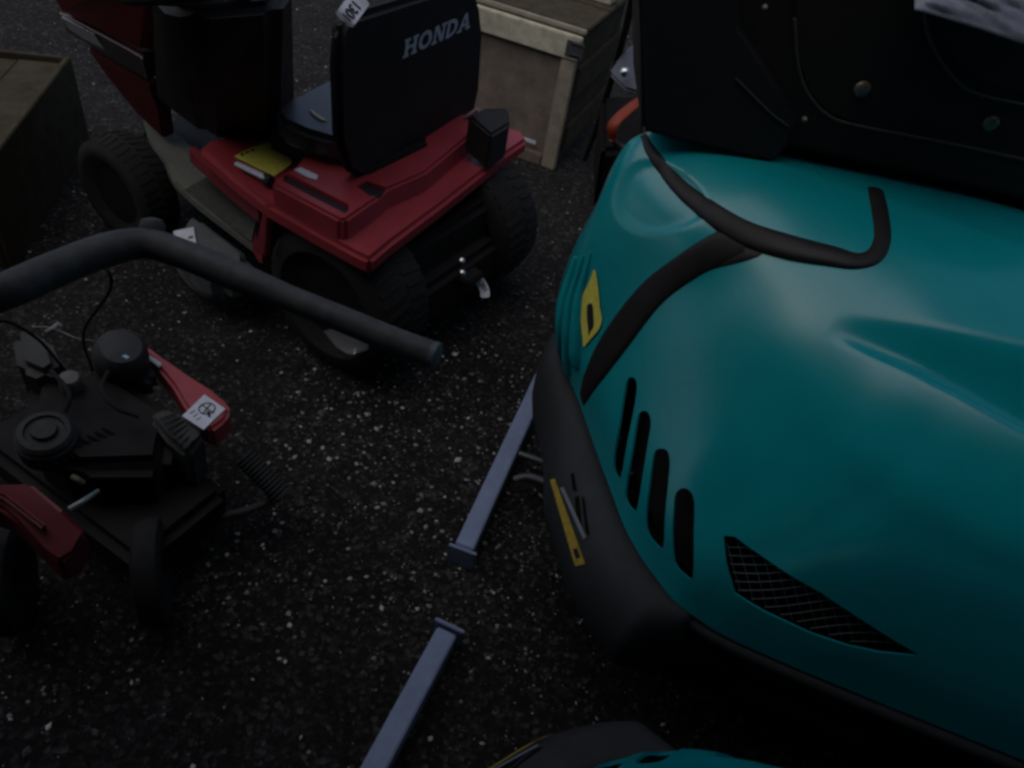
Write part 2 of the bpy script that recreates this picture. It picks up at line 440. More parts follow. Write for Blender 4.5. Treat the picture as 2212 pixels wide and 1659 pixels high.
def strip(name, pts, m, parent, h=.35, segs=8, mir=False, lift=0., sub=6):
    """moulding of half-round section following the hood surface; pts (u, v, width px)"""
    P = catmull([(a, b, c) for a, b, c in pts], sub)
    C3 = []
    for u, v, wpx in P:
        p, n = S(u, v); C3.append((p, n, max(wpx, 2) * 1.1 * depth(p) / F_PX * .5))
    vv, ff = [], []
    for i, (p, n, hw) in enumerate(C3):
        t = (C3[min(i + 1, len(C3) - 1)][0] - C3[max(i - 1, 0)][0]).normalized()
        n2 = sum((C3[min(max(i + k, 0), len(C3) - 1)][1] for k in (-2, -1, 0, 1, 2)), Vector()).normalized()
        x = t.cross(n2).normalized(); n2 = x.cross(t).normalized()
        foresh = max(.35, math.sqrt(max(0, 1 - (x.dot((p - Cc).normalized())) ** 2))); hw = hw / foresh
        for k in range(segs + 1):
            a = math.pi * k / segs
            q = p + x * (math.cos(a) * hw) + n2 * (math.sin(a) ** .5 * hw * h * 2 + lift - .004)
            vv.append(mirror(q) if mir else q)
    s1 = segs + 1
    for i in range(len(C3) - 1):
        for k in range(segs): ff.append([i * s1 + k, i * s1 + k + 1, (i + 1) * s1 + k + 1, (i + 1) * s1 + k])
        ff.append([i * s1 + segs, i * s1, (i + 1) * s1, (i + 1) * s1 + segs])
    ff.append(list(range(s1))); e = (len(C3) - 1) * s1; ff.append([e + k for k in range(s1)])
    o = mesh_obj(name, vv, ff, m, parent, smooth=True); o.data.set_sharp_from_angle(angle=R(55)); return o
TRIM = mat('black_trim', (.014, .013, .014), .5, .25)
ARM = [(1386,284,15),(1404,322,22),(1432,362,27),(1470,405,33),(1518,445,40),(1600,500,48),(1700,534,48),(1790,553,41),(1850,564,34),(1889,552,36),(1906,515,34),(1901,460,34),(1891,410,32)]
BRANCH = [(1604,522,56),(1572,530,66),(1538,545,66),(1490,572,60),(1408,635,60),(1330,735,62),(1277,818,48),(1257,862,32)]
trim = strip('trim', ARM, TRIM, mower, h=.30)
strip('trim', [(1665,546,14),(1615,546,34),(1568,556,40),(1520,578,26)], TRIM, mower, h=.2)
br = strip('trim', BRANCH, TRIM, mower, h=.17); strip('trim', BRANCH, TRIM, mower, h=.22, mir=True)

def patch(name, quad, m, parent, nu=8, nv=12, lift=.0012, mir=False, surf=S):
    (a, b, c, d) = [Vector(q) for q in quad]
    vv, ff = [], []
    top = []
    for i in range(nv + 1):
        for j in range(nu + 1):
            s, t = j / nu, i / nv
            q = (a * (1 - s) + b * s) * (1 - t) + (d * (1 - s) + c * s) * t
            p, n = surf(q.x, q.y); p2 = p + n * lift
            vv.append(mirror(p2) if mir else p2)
    for i in range(nv):
        for j in range(nu):
            k = i * (nu + 1) + j; ff.append([k, k + 1, k + nu + 2, k + nu + 1])
    o = mesh_obj(name, vv, ff, m, parent, smooth=True); return o
# yellow label of the front panel, an upright lozenge with a dark pictogram
def poly_patch(name, poly, m, parent, lift, surf=S, mir=False):
    hs = [surf(*q) for q in poly]
    c = sum((h[0] for h in hs), Vector()) / len(hs)
    vv = [(h[0] + h[1] * lift) for h in hs]
    if mir: vv = [mirror(p) for p in vv]
    n = len(vv)
    n0 = sum((h[1] for h in hs), Vector()).normalized()
    cu = sum(q[0] for q in poly) / n; cvv = sum(q[1] for q in poly) / n
    hc = surf(cu, cvv); cc = hc[0] + hc[1] * lift
    vv.append(mirror(cc) if mir else cc)
    mids = []
    ff = [[i, (i + 1) % n, n] for i in range(n)]
    return mesh_obj(name, vv, ff, m, parent)
def patch_rows(name, rows, m, parent, lift, nu=6):
    P = catmull([Vector(r) for r in rows], 3); vv, ff = [], []
    for v, a, b in P:
        for j in range(nu + 1):
            p, n = S(a + (b - a) * j / nu, v); vv.append(p + n * lift)
    for i in range(len(P) - 1):
        for j in range(nu): k = i * (nu + 1) + j; ff.append([k, k + 1, k + nu + 2, k + nu + 1])
    return mesh_obj(name, vv, ff, m, parent, smooth=True)
lab = patch_rows('warning_label', [(583, 1285, 1289), (606, 1277, 1293), (640, 1261, 1297), (665, 1257, 1299), (690, 1258, 1303), (712, 1260, 1296), (732, 1262, 1279), (748, 1263, 1266)], YEL, mower, .004)
lab2 = patch_rows('pictogram', [(655, 1275, 1283), (664, 1272, 1285), (685, 1272, 1286), (705, 1274, 1286), (716, 1275, 1279), (724, 1276, 1278)], INK, lab, .0052, 3)
lab2.name = 'pictogram'

# ribs pressed into the nose panel
for line in ([(1246,556,3),(1222,650,8),(1214,740,9),(1213,765,6),(1213,776,3)], [(1261,552,3),(1236,648,8),(1229,740,9),(1229,785,8),(1231,812,3)], [(1277,545,3),(1255,640,9),(1248,735,10),(1247,775,8),(1248,800,3)]):
    strip('rib', [(u, v, w_ * 1.5) for u, v, w_ in line], TEAL, mower, h=.75, segs=8, lift=.003)

# bumper wrapping the nose
def bumper():
    rim = catmull(LEVELS[0][:8], 8)
    prof = [(-.012, .418), (.012, .417), (.03, .405), (.042, .375), (.05, .33), (.048, .27), (.036, .22), (.01, .20), (-.02, .20)]
    vv, ff = [], []
    full = [Vector((p.x, -p.y, p.z)) for p in rim[::-1]] + rim[1:]
    nP = len(prof)
    for i, p in enumerate(full):
        t = full[min(i + 1, len(full) - 1)] - full[max(i - 1, 0)]; t.z = 0; t.normalize()
        nrm = Vector((-t.y, t.x, 0)); 
        if nrm.dot(Vector((.6, 0, 0)) - Vector((p.x, p.y, 0))) > 0: nrm = -nrm
        fade = min(1, (len(full) - 1 - i) / 5, i / 5); fade = .25 + .75 * fade
        wf = min(1, abs(p.y) / .34); wf = .75 + 1.1 * wf * wf
        for o_, z in prof:
            q = p + nrm * (o_ * (fade * wf if o_ > 0 else 1)); vv.append(W(q.x, q.y, z - (.42 - p.z)))
    for i in range(len(full) - 1):
        for k in range(nP): ff.append([i * nP + k, i * nP + (k + 1) % nP, (i + 1) * nP + (k + 1) % nP, (i + 1) * nP + k])
    ff.append(list(range(nP))); e = (len(full) - 1) * nP; ff.append([e + k for k in range(nP)])
    return mesh_obj('bumper', vv, ff, GREYP, mower, smooth=True)
bump = bumper()
bvb = BVHTree.FromPolygons([v.co.copy() for v in bump.data.vertices], [list(p.vertices) for p in bump.data.polygons])
def SB(u, v):
    d = ray(u, v).normalized(); h = bvb.ray_cast(Cc, d)
    if h[0] is None:
        n = bvb.find_nearest(Q(u, v, .33)); return n[0], -d
    n = h[1].normalized(); n = -n if n.dot(d) > 0 else n
    return h[0], n
for mir in (False, True):
    st = patch('warning_label', [(1190,1037),(1200,1034),(1266,1218),(1244,1223)], YEL2, mower, 3, 22, .002, mir, SB); 
    patch('pictogram', [(1240,1187),(1249,1183),(1256,1202),(1247,1207)], INK, st, 2, 3, .0032, mir, SB)
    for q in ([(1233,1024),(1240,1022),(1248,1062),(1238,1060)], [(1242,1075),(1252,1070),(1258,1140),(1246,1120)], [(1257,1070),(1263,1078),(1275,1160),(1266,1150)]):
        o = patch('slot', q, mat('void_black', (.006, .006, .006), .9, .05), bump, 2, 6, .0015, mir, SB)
    o = patch('trim', [(1212,1055),(1219,1052),(1268,1160),(1262,1166)], mat('highlight_grey', (.14, .15, .18), .35, .4), bump, 2, 8, .003, mir, SB)  # grey highlight beside the label, laid on as a pale strip
# dark chassis, wheels
MX = Matrix((A, B, Vector((0, 0, 1)))).transposed().to_4x4(); MX.translation = OM
box('chassis', MX, (.28, -.36, .16), (1.35, .36, .40), DARK, mower, .02)
box('mower_deck', MX, (.55, -.55, .09), (1.3, .55, .2), DARK, mower, .03)
for s in (-1, 1):
    Mw = MX @ Matrix.Translation((.42, s * .40, .18)) @ Matrix.Rotation(R(90), 4, 'Z')
    wl = lathe('wheel', Mw, [(-.06, .10), (-.07, .155), (-.055, .178), (0, .182), (.055, .178), (.07, .155), (.06, .10), (.03, .09), (-.03, .09)], TYRE, mower)
    lathe('rim', Mw, [(-.05, .1), (-.045, .06), (-.055, .02), (.055, .02), (.045, .06), (.05, .1)], DARK, wl)
    Mw = MX @ Matrix.Translation((1.12, s * .42, .23)) @ Matrix.Rotation(R(90), 4, 'Z')
    wl = lathe('wheel', Mw, [(-.08, .12), (-.10, .19), (-.08, .228), (0, .233), (.08, .228), (.10, .19), (.08, .12), (.03, .11), (-.03, .11)], TYRE, mower)
# sill under the near flank
for s in (-1, 1):
    pts = [W(l, s * w, z) for l, w, z in ((.40, .565, .365), (.50, .585, .362), (.62, .59, .36), (.9, .592, .36), (1.34, .592, .36))]
    tube('sill', pts, .014, GREYP, mower, 8, 4)
# upright black console standing on the crest of the hood
B0 = Q(1385, 285, .962); B2 = Q(2212, 440, .955)
cx = (B2 - B0); cx.z = 0; cx.normalize(); cn = Vector((0, 0, 1)).cross(cx).normalized()   # cn points away from camera
if cn.y < 0: cn = -cn
def PC(u, v, off=0.):
    d = ray(u, v); o = B0 - cn * off
    t = (o - Cc).dot(cn) / d.dot(cn); return Cc + d * t
CONS = mat('console_plastic', (.021, .017, .017), .55, .2, bump=.2, bscale=600)
CONS2 = mat('console_plastic_cool', (.020, .020, .023), .55, .2, bump=.2, bscale=600)
con = prism('console', [PC(1560, 318), PC(1640, 318), PC(1700, 322), PC(2000, 388), PC(2212, 436), PC(2500, 500), PC(2600, -420), PC(1560, -420)], cn * .32, CONS, mower, .012, 3)
prism('console_base', [PC(1700, 330, -.10), PC(2000, 388, -.10), PC(2212, 436, -.10), PC(2500, 500, -.10), PC(2500, 300, -.10), PC(1700, 200, -.10)], Vector((cn.x * .25, cn.y * .25, -.25)), CONS, con, .01, 2)
prism('console_side', [PC(1386, 284, .02), PC(1540, 322, .02), PC(1662, 352, .02), PC(1680, 348, .02), PC(1704, 312, .02), PC(1728, 255, .02), PC(1600, 60, .02), PC(1590, -210, .02), PC(1372, -210, .02), PC(1384, 100, .02)], cn * .30, CONS2, con, .008, 3)
prism('backrest_panel', [PC(1712, 60, .006), PC(1722, 140, .006), PC(1742, 200, .006), PC(1785, 248, .006), PC(1850, 272, .006), PC(2080, 318, .006), PC(2500, 410, .006), PC(2500, -210, .006), PC(1710, -210, .006)], cn * .02, CONS, con, .006, 3)
prism('pad', [PC(1990, 20, .03), PC(2020, 110, .03), PC(2060, 165, .03), PC(2115, 198, .03), PC(2230, 225, .03), PC(2500, 270, .03), PC(2500, -210, .03), PC(1985, -210, .03)], cn * .05, CONS, con, .016, 4)
EDGE_HI = mat('edge_highlight', (.05, .047, .045), .5, .3)  # paler lines added so the embossed edges look lit
tube('edge_line', [PC(1716, 40, .02), PC(1724, 140, .02), PC(1744, 200, .02), PC(1787, 248, .02), PC(1850, 271, .02), PC(2080, 316, .02), PC(2400, 386, .02)], .0028, EDGE_HI, con, 8, 4)
tube('edge_line', [PC(1988, -60, .04), PC(2000, 60, .04), PC(2026, 122, .04), PC(2064, 172, .04), PC(2118, 206, .04), PC(2300, 242, .04)], .0024, EDGE_HI, con, 8, 4)
tube('edge_line', [PC(1590, 170, .022), PC(1660, 240, .022), PC(1702, 272, .022)], .002, EDGE_HI, con, 8, 4)
BOLT = mat('dull_bolt', (.16, .145, .12), .45, .4, metal=.5, var=.4, scale=200)
for u, v, r_ in ((1862, 192, .014), (2140, 266, .014), (1738, 257, .005), (1652, 16, .005)):
    p = PC(u, v, .006 if r_ > .01 else .022); Mb = frame(p, -cn)
    lathe('bolt', Mb, [(-.002, r_), (.002, r_), (.005, r_ * .85), (.007, r_ * .5), (.0075, r_ * .1)], BOLT, con, 16)
settle(mower)
def copy_tree(o, parent=None):
    c = o.copy(); col.objects.link(c); c.parent = parent
    for ch in [k for k in bpy.data.objects if k.parent == o]:
        if ch != con: copy_tree(ch, c)          # the second machine has its console off
    return c
m2 = copy_tree(mower); _piv = W(.3, .5, 0); _r = Matrix.Rotation(R(-3), 3, 'Z')
m2.rotation_euler.z = R(-3); m2.location = _piv + _r @ (mower.location - _piv) - B * 1.40 + A * .04
m2['label'] = 'second teal mower whose bumper corner just enters the bottom edge of the picture'

# crumpled clear plastic over the console top
def sheet():
    vv, ff = [], []; nu, nv = 40, 26
    for i in range(nv + 1):
        for j in range(nu + 1):
            u = 1975 + 420 * j / nu; v = -160 + (182 + 140 * (j / nu) ** 1.1 ) * i / nv
            d_ = (v - .45 * u); h = noise.noise(Vector((u * .006, d_ * .035, 0))) * .022 + noise.noise(Vector((u * .015, d_ * .08, 4))) * .007
            lean = .05 + .10 * (1 - i / nv)
            e_ = min(1, (nv - i) / 5, j / 5); vv.append(PC(u, v, .036 + .11 * (i / nv) ** 1.2 + (h + .012) * e_))
    for i in range(nv):
        for j in range(nu): k = i * (nu + 1) + j; ff.append([k, k + 1, k + nu + 2, k + nu + 1])
    o = mesh_obj('plastic_sheet', vv, ff, mat('crumpled_film', (.16, .175, .22), .5, .3, var=.3, scale=30), None, smooth=True)
    md = o.modifiers.new('thick', 'SOLIDIFY'); md.thickness = .001
    tag(o, 'crumpled grey plastic film hanging over the top right corner of the black console', 'plastic sheet')
sheet()

# ------------------------------------------------------------------ steel beams on the asphalt
def beam(u0, v0, u1, v1, label, capstart, capend):
    p0, p1 = Q(u0, v0, .06), Q(u1, v1, .06); d = (p1 - p0); L = d.length
    r = thing('steel_beam', ((p0.x + p1.x) / 2, (p0.y + p1.y) / 2, 0), label, 'beam', 'blue-grey steel beams on the ground')
    Mx = frame(Vector((p0.x, p0.y, 0)), d)
    box('web', Mx, (0, -.022, 0), (L, .022, .06), ZINC, r, .003)
    for c, x in ((capstart, -.016), (capend, L + .006)):
        if c: box('end_plate', Mx, (x, -.034, 0), (x + .008, .034, .064), ZINC, r, .002)
    return r, Mx, L
b1, Mx1, L1 = beam(1182, 790, 1003, 1180, 'longer blue-grey steel beam running out from under the big mower', False, True)
for q in (.23, .20):
    pass
tube('bracket', [Q(1122, 980, .06), Q(1180, 1000, .08), Q(1230, 1020, .1)], .008, STEEL, b1, 8, 3)
tube('bracket', [Q(1112, 1036, .05), Q(1145, 1030, .07), Q(1200, 1050, .1)], .010, STEEL, b1, 8, 3)
settle(b1)
b2, Mx2, L2 = beam(966, 1362, 790, 1690, 'shorter blue-grey steel beam running off the bottom edge beside the dark asphalt', True, False)
settle(b2)

# ------------------------------------------------------------------ red riding mower with black seat
tractor = thing('riding_mower', Q(600, 560, 0), 'red riding mower with black lettered seat back and yellow label on its fender', 'mower')
# fender: ledge and raised deck
zl, zr = .46, .52
ledge = [Q(428, 318, zl), Q(502, 384, zl), Q(575, 440, zl), Q(690, 505, zl), Q(765, 546, zl), Q(800, 562, zl), Q(850, 520, zl), Q(960, 438, zl), Q(1090, 335, zl), Q(1141, 300, zl), Q(1128, 282, zl), Q(1060, 262, zl), Q(800, 250, zl), Q(560, 280, zl), Q(450, 300, zl)]
fender = prism('fender', ledge, (0, 0, -.05), RED, tractor, .012, 4)
raised = [Q(586, 396, zr), Q(650, 430, zr), Q(733, 474, zr), Q(748, 474, zr), Q(826, 420, zr), Q(836, 408, zr), Q(920, 372, zr), Q(1030, 280, zr), Q(1000, 240, zr), Q(720, 240, zr), Q(640, 356, zr), Q(600, 382, zr)]
rd = prism('fender_top', raised, (0, 0, -.07), RED, fender, .014, 4)
# slot in the deck
def cut_prism(poly, z, dn=.045):
    return [Q(u, v, z) + Vector((0, 0, .03)) for u, v in poly] + [Q(u, v, z) - Vector((0, 0, dn)) for u, v in poly]
boolean(rd, [cut_prism([(610, 377), (619, 372), (690, 409), (753, 441), (755, 451), (746, 461), (680, 428), (612, 391)], zr, .05), cut_prism([(770, 402), (792, 390), (833, 404), (822, 422), (800, 424)], zr, .03)])
for nm_, pl in (('slot_dark_fill', [(611, 378), (619, 374), (690, 411), (751, 442), (753, 451), (745, 459), (680, 426), (614, 390)]), ('hole_dark_fill', [(773, 403), (792, 392), (830, 404), (820, 421), (802, 422)])):
    prism(nm_, [Q(u, v, zr) - Vector((0, 0, .012)) for u, v in pl], (0, 0, -.03), INK, fender, 0)  # black filler added to darken the bottom of the recesses
# side skirts
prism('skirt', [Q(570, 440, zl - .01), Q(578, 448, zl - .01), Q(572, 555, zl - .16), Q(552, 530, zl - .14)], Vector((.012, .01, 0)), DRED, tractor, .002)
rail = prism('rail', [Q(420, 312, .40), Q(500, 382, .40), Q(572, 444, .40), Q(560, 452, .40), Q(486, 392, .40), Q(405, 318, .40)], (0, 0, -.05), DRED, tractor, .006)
# footboard with ribs
fb = [Q(300, 222, .28), Q(420, 318, .28), Q(560, 455, .28), Q(548, 530, .28), Q(430, 440, .28), Q(375, 390, .28), Q(318, 290, .28)]
foot = prism('footboard', fb, (0, 0, -.03), FOOT, tractor, .005)
for k in range(26):
    t = k / 25
    a = Vector((470, 372, 0)).lerp(Vector((556, 458, 0)), t); b = Vector((400, 410, 0)).lerp(Vector((540, 522, 0)), t)
    tube('tread', [Q(a.x, a.y, .281), Q(b.x, b.y, .281)], .0035, FOOT, foot, 6, 1)
prism('edge_trim', [Q(545, 528, .29), Q(552, 500, .29), Q(567, 553, .27), Q(560, 548, .27)], (0, 0, -.03), RED, tractor, .003)
# grey deck with label
dk = [Q(388, 470, .20), Q(420, 452, .20), Q(540, 540, .20), Q(545, 580, .20), Q(470, 590, .20), Q(395, 560, .20), Q(365, 515, .20)]
prism('mower_deck', dk, (0, 0, -.12), DECK, tractor, .03, 4)
# seat
fwd = Vector((-.90, .436, 0)).normalized(); lat = Vector((.436, .90, 0)).normalized()
t0 = Q(870, 127, .80); t1 = Q(1010, 60, .80); sx = (t1 - t0); sx.z = 0; sx.normalize()
sn = Vector((sx.y, -sx.x, 0))              # facing camera side
if sn.dot(Cc - t0) < 0: sn = -sn
up = Vector((0, 0, 1)); su = (up - sn * -.10).normalized(); sn2 = sx.cross(su).normalized()
if sn2.dot(sn) < 0: sn2 = -sn2
def PS(u, v, off=0.):
    d = ray(u, v); o = t0 + sn2 * off; return Cc + d * ((o - Cc).dot(sn2) / d.dot(sn2))
seat = prism('seat', [PS(736, 308), PS(732, 160), PS(738, 75), PS(750, 48), PS(775, 34), PS(890, -2), PS(985, -30), PS(1025, -26), PS(1040, 10), PS(1046, 72), PS(1038, 190), PS(1028, 235), PS(1004, 300), PS(960, 352), PS(915, 384), PS(850, 404), PS(800, 396), PS(756, 374)], -sn2 * .035, SEATB, tractor, .014, 4)
# letters with slab serifs
def letters():
    vv, ff = [], []; LZ = [.0006]
    wl = (PS(1008, 60) - PS(866, 127)); ex = wl.normalized(); Lw = wl.length
    ey = sn2.cross(ex).normalized()
    if ey.z < 0: ey = -ey
    org = PS(869, 127); hgt = (PS(861, 95) - org).dot(ey) * 1.08
    def poly(pts, x0, w):
        LZ[0] += .00004; b = len(vv)
        for x, y in pts:
            p = org + ex * ((x0 + x * w) * Lw) + ey * (y * hgt) + sn2 * LZ[0]; vv.append(p)
        for x, y in pts: vv.append(vv[b + len(vv) - b - len(pts)] - sn2 * .0025) if False else None
        ff.append(list(range(b, b + len(pts))))
    def rect(x0_, y0, x1_, y1, o, w): poly([(x0_, y0), (x1_, y0), (x1_, y1), (x0_, y1)], o, w)
    def ring(o, w, cx_, rx, ry, t, half=False):
        n = 20; lo, hi = (-90, 90) if half else (0, 360)
        for k in range(n):
            a0 = R(lo + (hi - lo) * k / n); a1 = R(lo + (hi - lo) * (k + 1) / n)
            poly([(cx_ + rx * math.cos(a0), .5 + ry * math.sin(a0)), (cx_ + rx * math.cos(a1), .5 + ry * math.sin(a1)),
                  (cx_ + (rx - t) * math.cos(a1), .5 + (ry - .2) * math.sin(a1)), (cx_ + (rx - t) * math.cos(a0), .5 + (ry - .2) * math.sin(a0))], o, w)
    def serif(xc, y, o, w): rect(xc - .2, y, xc + .2, y + .15, o, w)
    s = .2; g = .183
    # H
    o = 0; w = .195
    rect(.1, 0, .32, 1, o, w); rect(.68, 0, .9, 1, o, w); rect(.3, .42, .7, .6, o, w)
    for xc in (.21, .79): serif(xc, 0, o, w); serif(xc, .85, o, w)
    o = .205; ring(o, w, .5, .5, .5, .24)
    o = .41; rect(.1, 0, .26, 1, o, w); rect(.74, 0, .9, 1, o, w); poly([(.1, 1), (.36, 1), (.9, 0), (.64, 0)], o, w); serif(.18, 0, o, w); serif(.82, .85, o, w)
    o = .612; rect(.08, 0, .3, 1, o, w); ring(o, w, .38, .55, .5, .24, True); rect(.02, 0, .4, .16, o, w); rect(.02, .84, .4, 1, o, w)
    o = .812; poly([(.02, 0), (.24, 0), (.56, 1), (.4, 1)], o, w); poly([(.72, 0), (.98, 0), (.6, 1), (.42, 1)], o, w); rect(.26, .25, .74, .4, o, w); serif(.13, 0, o, w); serif(.85, 0, o, w)
    return mesh_obj('lettering', vv, ff, LETTER, seat)
letters()
# cushion
zc = .60
cush = prism('seat_cushion', [Q(592, 236, zc), Q(606, 222, zc), Q(660, 192, zc), Q(740, 152, zc), Q(850, 150, zc), Q(880, 260, zc), Q(750, 300, zc), Q(722, 300, zc), Q(660, 282, zc), Q(604, 258, zc)], (0, 0, -.07), VINYL, tractor, .022, 4)
tube('edge_line', [Q(592, 250, zc - .03), Q(610, 265, zc - .03), Q(660, 288, zc - .03), Q(715, 308, zc - .03), Q(745, 306, zc - .03)], .006, BLACK, cush, 8, 4)
tube('highlight_streak', [Q(663, 236, zc - .012), Q(672, 240, zc + .002), Q(682, 250, zc + .002), Q(698, 259, zc + .002), Q(712, 263, zc - .003)], [.001, .004, .006, .005, .001], mat('highlight_vinyl', (.25, .25, .24), .2, .6), cush, 8, 5)  # sheen streak of the cushion, painted as a pale tube
box('seat_base', frame(Q(800, 330, .5), fwd), (-.10, -.14, -.06), (.25, .14, .05), DARK, tractor, .02)
# yellow label and white lever on fender
yl = prism('warning_label', [Q(506, 337, zl + .004), Q(548, 316, zl + .004), Q(580, 306, zl + .004), Q(631, 335, zl + .004), Q(630, 354, zl + .004), Q(592, 380, zl + .004), Q(540, 354, zl + .004)], (0, 0, -.0022), YEL, tractor, .0003, 1)
for k in range(3):
    u0 = 518 + k * 11
    prism('text_line', [Q(u0, 333 - k * 4.6, zl + .0055), Q(u0 + 7, 330 - k * 4.6, zl + .0055), Q(u0 + 10, 333 - k * 4.6, zl + .0055), Q(u0 + 3, 336 - k * 4.6, zl + .0055)], (0, 0, -.001), INK, yl, 0)
lv = tube('lever', [Q(512, 354, zl + .02), Q(545, 370, zl + .022), Q(578, 386, zl + .025)], [.010, .012, .013], WHITE, tractor, 12, 4, ell=.6)
lathe('knob', frame(Q(579, 389, zl + .02), (1, -.6, 0)), [(-.015, .004), (-.012, .014), (0, .017), (.012, .014), (.016, .004)], BLACK, lv, 14)
kp = prism('key_plate', [Q(636, 366, zr + .004), Q(650, 361, zr + .004), Q(687, 378, zr + .004), Q(684, 388, zr + .004), Q(662, 381, zr + .004)], (0, 0, -.003), WHITE, tractor, .0005, 1)
lathe('key_switch', frame(Q(657, 372, zr + .004), (0, 0, 1)), [(0, .009), (.008, .008), (.009, .003)], INK, kp, 12)
# fender box with lever on right
tr = prism('lever_box', [Q(1010, 246, .60), Q(1045, 232, .60), Q(1098, 228, .60), Q(1103, 268, .57), Q(1062, 292, .57)], (0, 0, -.11), BLACK, tractor, .008)
tube('lever', [Q(1002, 256, .58), Q(1015, 248, .6), Q(1032, 236, .62)], .006, mat('pink_plastic', (.35, .22, .22), .5, .3), tr, 8, 3)
# tyres
def wheel(c, axis, r, w, name='wheel', treads=40):
    Mw = frame(c, axis)
    t = lathe(name, Mw, [(-w * .35, r * .55), (-w * .5, r * .72), (-w * .48, r * .88), (-w * .38, r * .97), (0, r), (w * .38, r * .97), (w * .48, r * .88), (w * .5, r * .72), (w * .35, r * .55), (w * .1, r * .5), (-w * .1, r * .5)], TYRE, tractor, 36)
    lathe('rim', Mw, [(-w * .36, r * .56), (-w * .3, r * .5), (-w * .2, r * .2), (-w * .24, .02), (w * .24, .02), (w * .2, r * .2), (w * .3, r * .5), (w * .36, r * .56)], DARK, t, 24)
    vv, ff = [], []
    for k in range(treads):                       # tread lugs
        for s in (-1, 1):
            a = 2 * math.pi * (k + (.5 if s > 0 else 0)) / treads
            def pt(x, da, rr): return Mw @ Vector((x, rr * math.cos(a + da), rr * math.sin(a + da)))
            b0 = len(vv)
            for x, da in ((s * w * .04, -.03), (s * w * .40, .02), (s * w * .40, .07), (s * w * .04, .02)):
                vv.append(pt(x, da, r * (1.012 if abs(x) < w * .2 else .975)))
            for x, da in ((s * w * .04, -.03), (s * w * .40, .02), (s * w * .40, .07), (s * w * .04, .02)):
                vv.append(pt(x, da, r * .93))
            ff += [[b0, b0 + 1, b0 + 2, b0 + 3]] + [[b0 + i, b0 + (i + 1) % 4, b0 + 4 + (i + 1) % 4, b0 + 4 + i] for i in range(4)]
    mesh_obj('tread', vv, ff, TYRE, t)
    return t
rc = Q(800, 600, .45); rc.z = .22
wheel(rc + fwd * .20 + lat * .15, lat, .22, .2)
wheel(rc + fwd * .20 + lat * .70, lat, .22, .2)
wheel(Vector((*(rc + fwd * 1.06 + lat * .10).xy, .17)), lat, .17, .13)
wheel(Vector((*(rc + fwd * 1.06 + lat * .66).xy, .17)), lat, .17, .13)
box('chassis', frame(rc, fwd), (.02, -.62, -.10), (1.2, -.24, .04) if lat.dot(Vector((0, 0, 1)).cross(fwd)) < 0 else (1.2, .62, .04), DARK, tractor, .02)
box('rear_panel', frame(Q(930, 520, .40), fwd), (.03, -.36, -.22), (.10, .2, -.03), DARK, tractor, .02)
# steering tower and wheel
def loft(name, lo, hi, m, parent, bevel=.02):
    n = len(lo); v = list(hi) + list(lo)
    f = [list(range(n)), list(range(2 * n - 1, n - 1, -1))] + [[i, (i + 1) % n, n + (i + 1) % n, n + i] for i in range(n)]
    return mesh_obj(name, v, f, m, parent, bevel=bevel, seg=3)
loft('steering_tower', [Q(322, 205, .42), Q(380, 250, .42), Q(445, 300, .42), Q(600, 316, .42), Q(640, 205, .42), Q(480, 150, .42)],
     [Q(314, -40, .98), Q(350, 10, .98), Q(420, 30, .98), Q(600, 10, .98), Q(642, -40, .98), Q(480, -130, .98)], SEATB, tractor, .03)
sw = Q(480, -40, 1.06)
tube('steering_wheel', [sw + (fwd * math.cos(a) + lat * math.sin(a)) * .16 + Vector((0, 0, -.05 * math.cos(a))) for a in [k * 2 * math.pi / 20 for k in range(21)]], .012, BLACK, tractor, 10, 2)
for k in range(3):
    a = k * 2.094 + .5
    tube('spoke', [sw - Vector((0, 0, .035)), sw + (fwd * math.cos(a) + lat * math.sin(a)) * .155 + Vector((0, 0, -.05 * math.cos(a)))], .011, BLACK, tractor, 8, 1)
# hood with striped decal
hp = [Q(120, -40, .78), Q(316, -60, .80), Q(316, 8, .76), Q(190, -16, .70)]
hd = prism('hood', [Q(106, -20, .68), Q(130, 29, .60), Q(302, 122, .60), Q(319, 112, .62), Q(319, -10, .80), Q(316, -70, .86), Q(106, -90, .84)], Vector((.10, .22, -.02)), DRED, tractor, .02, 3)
hb = prism('hood_side', [Q(130, 30, .60), Q(303, 123, .60), Q(316, 172, .52), Q(142, 68, .52)], Vector((.06, .12, 0)), mat('hood_side_grey', (.05, .047, .046), .5, .3), tractor, .004)
DEC = mat('faded_decal', (.42, .43, .47), .45, .35, var=.3, scale=50)
for a, b_ in ((.01, .20), (.21, .30), (.32, .36), (.38, .43)):
    P0, P1, P2, P3 = Vector((133, 34)), Vector((300, 124)), Vector((311, 166)), Vector((150, 68))
    q = [P0.lerp(P1, a), P0.lerp(P1, b_), P3.lerp(P2, b_ + .11), P3.lerp(P2, a + .02)]
    zz = lambda p, k: (.60 if k < 2 else .523)
    pts = [Q(p.x, p.y, zz(p, k)) for k, p in enumerate(q)]
    n = (pts[1] - pts[0]).cross(pts[3] - pts[0]).normalized(); n = -n if n.dot(Cc - pts[0]) < 0 else n
    prism('decal', [p + n * .003 for p in pts], -n * .002, DEC, hb, 0)
tube('pinstripe', [Q(130, 28, .605), Q(220, 76, .605), Q(301, 121, .603), Q(306, 130, .59), Q(316, 168, .53)], .002, mat('pale_stripe', (.3, .2, .2), .5, .3), tractor, 6, 3)
prism('side_panel', [Q(186, 102, .50), Q(322, 184, .50), Q(340, 240, .40), Q(352, 300, .31), Q(300, 250, .31), Q(232, 168, .42)], Vector((.02, .04, 0)), mat('shadow_red', (.07, .009, .012), .55, .25, var=.2), tractor, .006)
